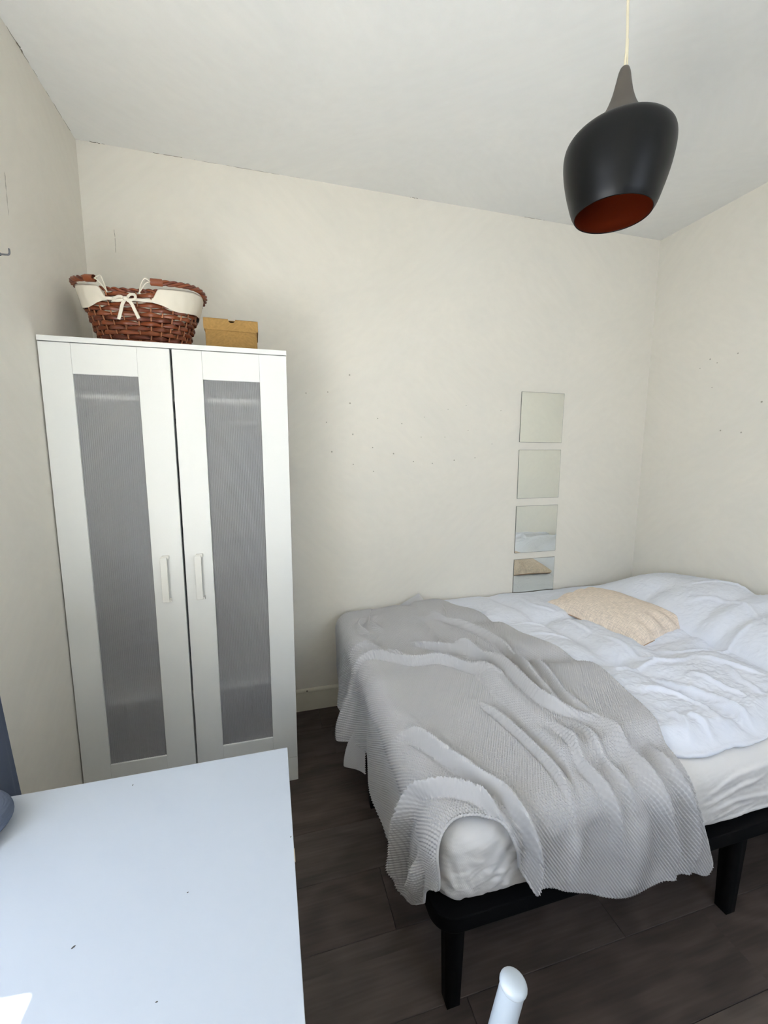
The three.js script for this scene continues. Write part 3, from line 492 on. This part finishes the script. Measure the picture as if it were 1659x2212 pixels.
// ---------------------------------------------------------------- knitted blanket over the foot of the bed
{
  const BT = 0.572, FX = 1.100, FZ = 1.482, r = 0.06, ax0 = FX + r, bz0 = FZ - r;
  // outline in cloth coordinates: a runs along the bed, b across it; both go on over the edge and down
  const outline = smoothLine([[1.62, 0.045], [1.665, 0.07], [1.765, 0.253], [1.824, 0.40], [1.885, 0.715], [1.948, 0.926], [1.95, 1.065], [1.925, 1.234], [1.882, 1.383], [1.862, 1.475], [1.90, 1.592], [1.942, 1.693], [1.966, 1.762], [1.95, 1.785], [1.885, 1.756], [1.818, 1.745], [1.752, 1.752], [1.655, 1.752], [1.576, 1.735], [1.499, 1.70], [1.42, 1.662], [1.361, 1.642], [1.322, 1.585], [1.308, 1.53], [1.285, 1.482], [1.25, 1.452], [1.215, 1.443], [1.168, 1.44], [1.125, 1.455], [1.085, 1.49], [1.055, 1.525], [1.032, 1.545], [0.985, 1.50], [0.905, 1.43], [0.838, 1.375], [0.79, 1.33], [0.775, 1.28], [0.79, 1.24], [0.815, 1.185], [0.79, 1.106], [0.768, 0.956], [0.792, 0.86], [0.83, 0.81], [0.812, 0.73], [0.77, 0.63], [0.745, 0.56], [0.75, 0.48], [0.76, 0.3], [0.78, 0.14], [0.9, 0.09], [1.08, 0.085], [1.16, 0.07], [1.3, 0.045], [1.5, 0.035], [1.6, 0.036]], 600);
  const liftAt = (a, b) => (b > 1.47 || a < 1.4 ? 0 : Math.max(0, duvetY(a, Math.min(b, 1.46), true) + 0.002 - BT) * ss(1.465, 1.40, b));
  const place = (a, b, h) => {
    const p = Math.max(0, ax0 - a), q = Math.max(0, b - bz0), s = Math.hypot(p, q), th = Math.min(s / r, Math.PI / 2);
    const out = r * Math.sin(th), down = s < r * Math.PI / 2 ? r * (1 - Math.cos(th)) : r + s - r * Math.PI / 2;
    const dx = s ? -p / s : 0, dz = s ? q / s : 0, top = BT + liftAt(a, b);
    const nx = dx * Math.sin(th), ny = Math.cos(th), nz = dz * Math.sin(th);
    return [Math.max(a, ax0) + dx * out + nx * h, top - down + ny * h, Math.min(b, bz0) + dz * out + nz * h];
  };
  // folds: [line, height, width on the gentle side, width on the steep side, which side is steep]
  const folds = [
    [[[1.02, 0.46], [1.15, 0.499], [1.177, 0.541], [1.245, 0.64], [1.33, 0.70]], 0.020, 0.035, 0.014, 1],
    [[[0.96, 0.60], [1.131, 0.601], [1.214, 0.641], [1.304, 0.715], [1.423, 0.731], [1.507, 0.821], [1.57, 0.95]], 0.027, 0.034, 0.012, 1],
    [[[1.34, 0.52], [1.393, 0.556], [1.529, 0.686], [1.597, 0.81], [1.611, 0.993], [1.612, 1.133], [1.639, 1.195], [1.71, 1.27]], 0.032, 0.036, 0.014, 1],
    [[[1.45, 0.24], [1.528, 0.326], [1.636, 0.513], [1.696, 0.672], [1.708, 0.84], [1.674, 1.017], [1.667, 1.17]], 0.026, 0.034, 0.016, 1],
    [[[1.74, 0.78], [1.755, 0.9], [1.735, 1.04], [1.71, 1.16], [1.73, 1.24]], 0.018, 0.028, 0.014, 1],
    [[[1.08, 1.10], [1.144, 1.126], [1.16, 1.15], [1.205, 1.246], [1.258, 1.345], [1.301, 1.416], [1.325, 1.47], [1.343, 1.53], [1.345, 1.62], [1.36, 1.66]], 0.034, 0.026, 0.016, 1],
    [[[1.06, 1.325], [1.111, 1.335], [1.139, 1.355], [1.204, 1.385], [1.245, 1.42], [1.281, 1.476]], 0.030, 0.022, 0.013, 1],
    [[[1.14, 1.345], [1.06, 1.325], [0.98, 1.30], [0.88, 1.285], [0.79, 1.28]], 0.034, 0.026, 0.018, 1],
    [[[1.04, 1.43], [0.95, 1.405], [0.87, 1.36]], 0.018, 0.03, 0.02, 1],
    [[[1.44, 1.02], [1.455, 1.082], [1.477, 1.204], [1.486, 1.322], [1.485, 1.40], [1.47, 1.48]], 0.017, 0.03, 0.010, 1],
    [[[1.50, 1.16], [1.53, 1.26], [1.53, 1.36], [1.52, 1.44]], 0.010, 0.02, 0.012, 1],
    [[[1.573, 1.187], [1.587, 1.326], [1.573, 1.401], [1.59, 1.50], [1.60, 1.60]], 0.020, 0.034, 0.014, 1],
    [[[1.706, 1.223], [1.738, 1.325], [1.735, 1.43], [1.75, 1.51], [1.79, 1.62], [1.81, 1.75]], 0.025, 0.034, 0.015, -1],
    [[[1.65, 1.24], [1.655, 1.33], [1.645, 1.42], [1.66, 1.5]], 0.014, 0.024, 0.014, 1],
    [[[1.84, 1.33], [1.815, 1.43], [1.84, 1.528], [1.865, 1.64], [1.87, 1.75]], 0.019, 0.024, 0.012, -1],
    [[[1.234, 0.149], [1.167, 0.28], [1.197, 0.411]], 0.016, 0.03, 0.02, 1],
    [[[1.30, 0.12], [1.24, 0.26], [1.26, 0.38]], 0.012, 0.04, 0.03, 1],
    [[[1.50, 0.05], [1.46, 0.18], [1.42, 0.34]], 0.022, 0.12, 0.10, 1],
    [[[1.66, 1.48], [1.655, 1.62], [1.65, 1.76]], 0.022, 0.06, 0.05, 1],
    [[[1.47, 1.50], [1.46, 1.60], [1.45, 1.66]], 0.016, 0.04, 0.03, 1],
  ].map(([l, ...p]) => [smoothLine(l, 18), ...p]);
  const hang = [[0.56, 0.075, 0.04], [0.34, 0.03, 0.06], [0.80, -0.01, 0.06]];   // flutes of the hanging end: place, depth, width
  const foldH = (a, b) => {
    let h = 0.011 + 0.007 * N3(a * 4, b * 4, 3) + 0.005 * N3(a * 9, b * 9, 7);
    for (const [L, H0, w1, w2, st] of folds) { const [d, t, side] = distPoly(a, b, L); if (d > 0.2) continue; const wide = w1 > 0.055, w = (side === st ? w2 : w1) * (wide ? 1 : 0.62); h += (wide ? 1 : 1.4) * H0 * Math.exp(-((d / w) ** 2)) * ss(0, 0.3, t) * (0.3 + 0.7 * ss(1, 0.8, t)) - 0.45 * H0 * Math.exp(-(((d - w * 1.9) / w) ** 2)) * ss(0, 0.2, t) * ss(1, 0.8, t); }
    const drop = ax0 - a;
    if (drop > 0.06) for (const [z, dep, w] of hang) h += dep * ss(0.06, 0.40, drop) * Math.exp(-(((b - z) / w) ** 2));
    if (drop > 0.1) h += 0.005 * ss(0.1, 0.4, drop) * (1 + Math.sin(b * 21 + 1.0));
    return Math.max(0.003, h);
  };
  const inside = (x, y) => { let c = false; for (let i = 0, j = outline.length - 1; i < outline.length; j = i++) { const [xi, yi] = outline[i], [xj, yj] = outline[j]; if (yi > y !== yj > y && x < ((xj - xi) * (y - yi)) / (yj - yi) + xi) c = !c; } return c; };
  // stitches: 8 mm wide, rows 6 mm apart, every other row set off by half a stitch; the mesh follows them
  const SW = 0.0084, SR = 0.0124, da = SW / 4, db = SR / 6, a0 = 0.735, a1 = 1.985, b0 = 0.02, b1 = 1.80, na = Math.ceil((a1 - a0) / da), nb = Math.ceil((b1 - b0) / db);
  // spans of each line of the mesh that lie inside the outline
  const spans = []; for (let j = 0; j <= nb; j++) { const y = b0 + j * db + 1e-7, xs = []; for (let i = 0, k = outline.length - 1; i < outline.length; k = i++) { const [xi, yi] = outline[i], [xk, yk] = outline[k]; if (yi > y !== yk > y) xs.push(((xk - xi) * (y - yi)) / (yk - yi) + xi); } spans.push(xs.sort((p, q) => p - q)); }
  const id = new Int32Array((na + 1) * (nb + 1)).fill(-1), AB = [];
  for (let j = 0; j <= nb; j++) { const xs = spans[j]; for (let k = 0; k + 1 < xs.length; k += 2) for (let i = Math.max(0, Math.ceil((xs[k] - a0) / da)); i <= na && a0 + i * da <= xs[k + 1]; i++) { id[j * (na + 1) + i] = AB.length / 2; AB.push(a0 + i * da, b0 + j * db); } }
  // coarse table of fold heights, read with smooth interpolation
  const cs = 0.004, cn = Math.ceil((a1 - a0) / cs) + 3, cm = Math.ceil((b1 - b0) / cs) + 3, tab = new Float32Array(cn * cm);
  for (let j = 0; j < cm; j++) for (let i = 0; i < cn; i++) tab[j * cn + i] = foldH(a0 + (i - 1) * cs, b0 + (j - 1) * cs);
  const cub = (p, q, s, t, f) => q + 0.5 * f * (s - p + f * (2 * p - 5 * q + 4 * s - t + f * (3 * (q - s) + t - p)));
  const foldAt = (a, b) => { const x = (a - a0) / cs + 1, y = (b - b0) / cs + 1, i = Math.max(1, Math.min(cn - 3, Math.floor(x))), j = Math.max(1, Math.min(cm - 3, Math.floor(y))), f = x - i, g = y - j, v = []; for (let m = -1; m < 3; m++) { const o = (j + m) * cn + i; v.push(cub(tab[o - 1], tab[o], tab[o + 1], tab[o + 2], f)); } return cub(v[0], v[1], v[2], v[3], g); };
  const knit = (a, b) => { const c = 0.5 + 0.5 * Math.cos((a - a0) / SW * Math.PI * 2) * Math.cos((b - b0) / SR * Math.PI * 2); return 0.0105 * Math.pow(c, 0.9); };
  const n = AB.length / 2, pos = new Float32Array(n * 3), idx = [];
  for (let i = 0; i < n; i++) { const a = AB[2 * i], b = AB[2 * i + 1], P = place(a, b, foldAt(a, b) + knit(a, b)); pos[3 * i] = P[0]; pos[3 * i + 1] = P[1]; pos[3 * i + 2] = P[2]; }
  for (let j = 0; j < nb; j++) for (let i = 0; i < na; i++) { const o = j * (na + 1) + i, A = id[o], B = id[o + 1], Cc = id[o + na + 1], D = id[o + na + 2]; if (A >= 0 && B >= 0 && D >= 0) idx.push(A, D, B); else if (A >= 0 && B >= 0 && Cc >= 0) { idx.push(A, Cc, B); continue; } else if (B >= 0 && Cc >= 0 && D >= 0) { idx.push(B, Cc, D); continue; } if (A >= 0 && Cc >= 0 && D >= 0) idx.push(A, Cc, D); }
  const geo = new THREE.BufferGeometry(); geo.setAttribute('position', new THREE.BufferAttribute(pos, 3)); geo.setIndex(new THREE.BufferAttribute(new Uint32Array(idx), 1)); geo.computeVertexNormals();
  const yarn = new THREE.MeshStandardMaterial({ color: '#cfcdcc', roughness: 0.95 });
  const bl = group('knitted_blanket'); tag(bl, 'light grey chunky knitted blanket draped over the foot of the bed', 'blanket');
  mesh('knit', geo, yarn, bl);
  // knitted edge: a bead of loops along the outline
  const hem = outline.map(([a, b]) => V(...place(a, b, foldAt(a, b) + 0.002))); const hg = new THREE.TubeGeometry(new THREE.CatmullRomCurve3(hem, true), 2400, 0.0042, 6, true);
  { const p = hg.attributes.position; for (let i = 0; i < p.count; i++) { const k = Math.floor(i / 7), w = 0.0009 * (k % 4 < 2 ? 1 : -1); p.setY(i, p.getY(i) + w); } hg.computeVertexNormals(); }
  mesh('hem', hg, yarn, bl);
  // corner of the blanket caught below, hanging lower beside the leg
  const low = sheetGeo(110, 100, (u, v) => {
    const z = lerp(0.44, 0.72, u), y = lerp(0.40, 0.075 + 0.05 * ss(0.35, 1, u), v), k = 0.007 * Math.pow(0.5 + 0.5 * Math.cos(u * 33 * Math.PI * 2 / 1.0) * Math.cos(v * 26 * Math.PI * 2), 0.62);
    return [1.10 - 0.075 * ss(0, 1, v) * Math.exp(-(((z - 0.6) / 0.055) ** 2)) - 0.01 * Math.sin(z * 40) - k, y, z];
  });
  mesh('turned_corner', low, yarn, bl);
  // corner of the far edge propped against the wall
  const flip = sheetGeo(40, 30, (u, v) => { const x = lerp(1.44, 1.625, u), t = v * (u < 0.8 ? u / 0.8 : (1 - u) / 0.2), k = 0.0045 * Math.pow(0.5 + 0.5 * Math.cos(u * 22 * Math.PI * 2) * Math.cos(v * 6 * Math.PI * 2), 0.62); return [x, BT + 0.012 + 0.058 * t + k * 0.3, 0.05 - 0.035 * t + k]; });
  mesh('turned_edge', flip, yarn, bl);
}

renderer.render(scene, camera);
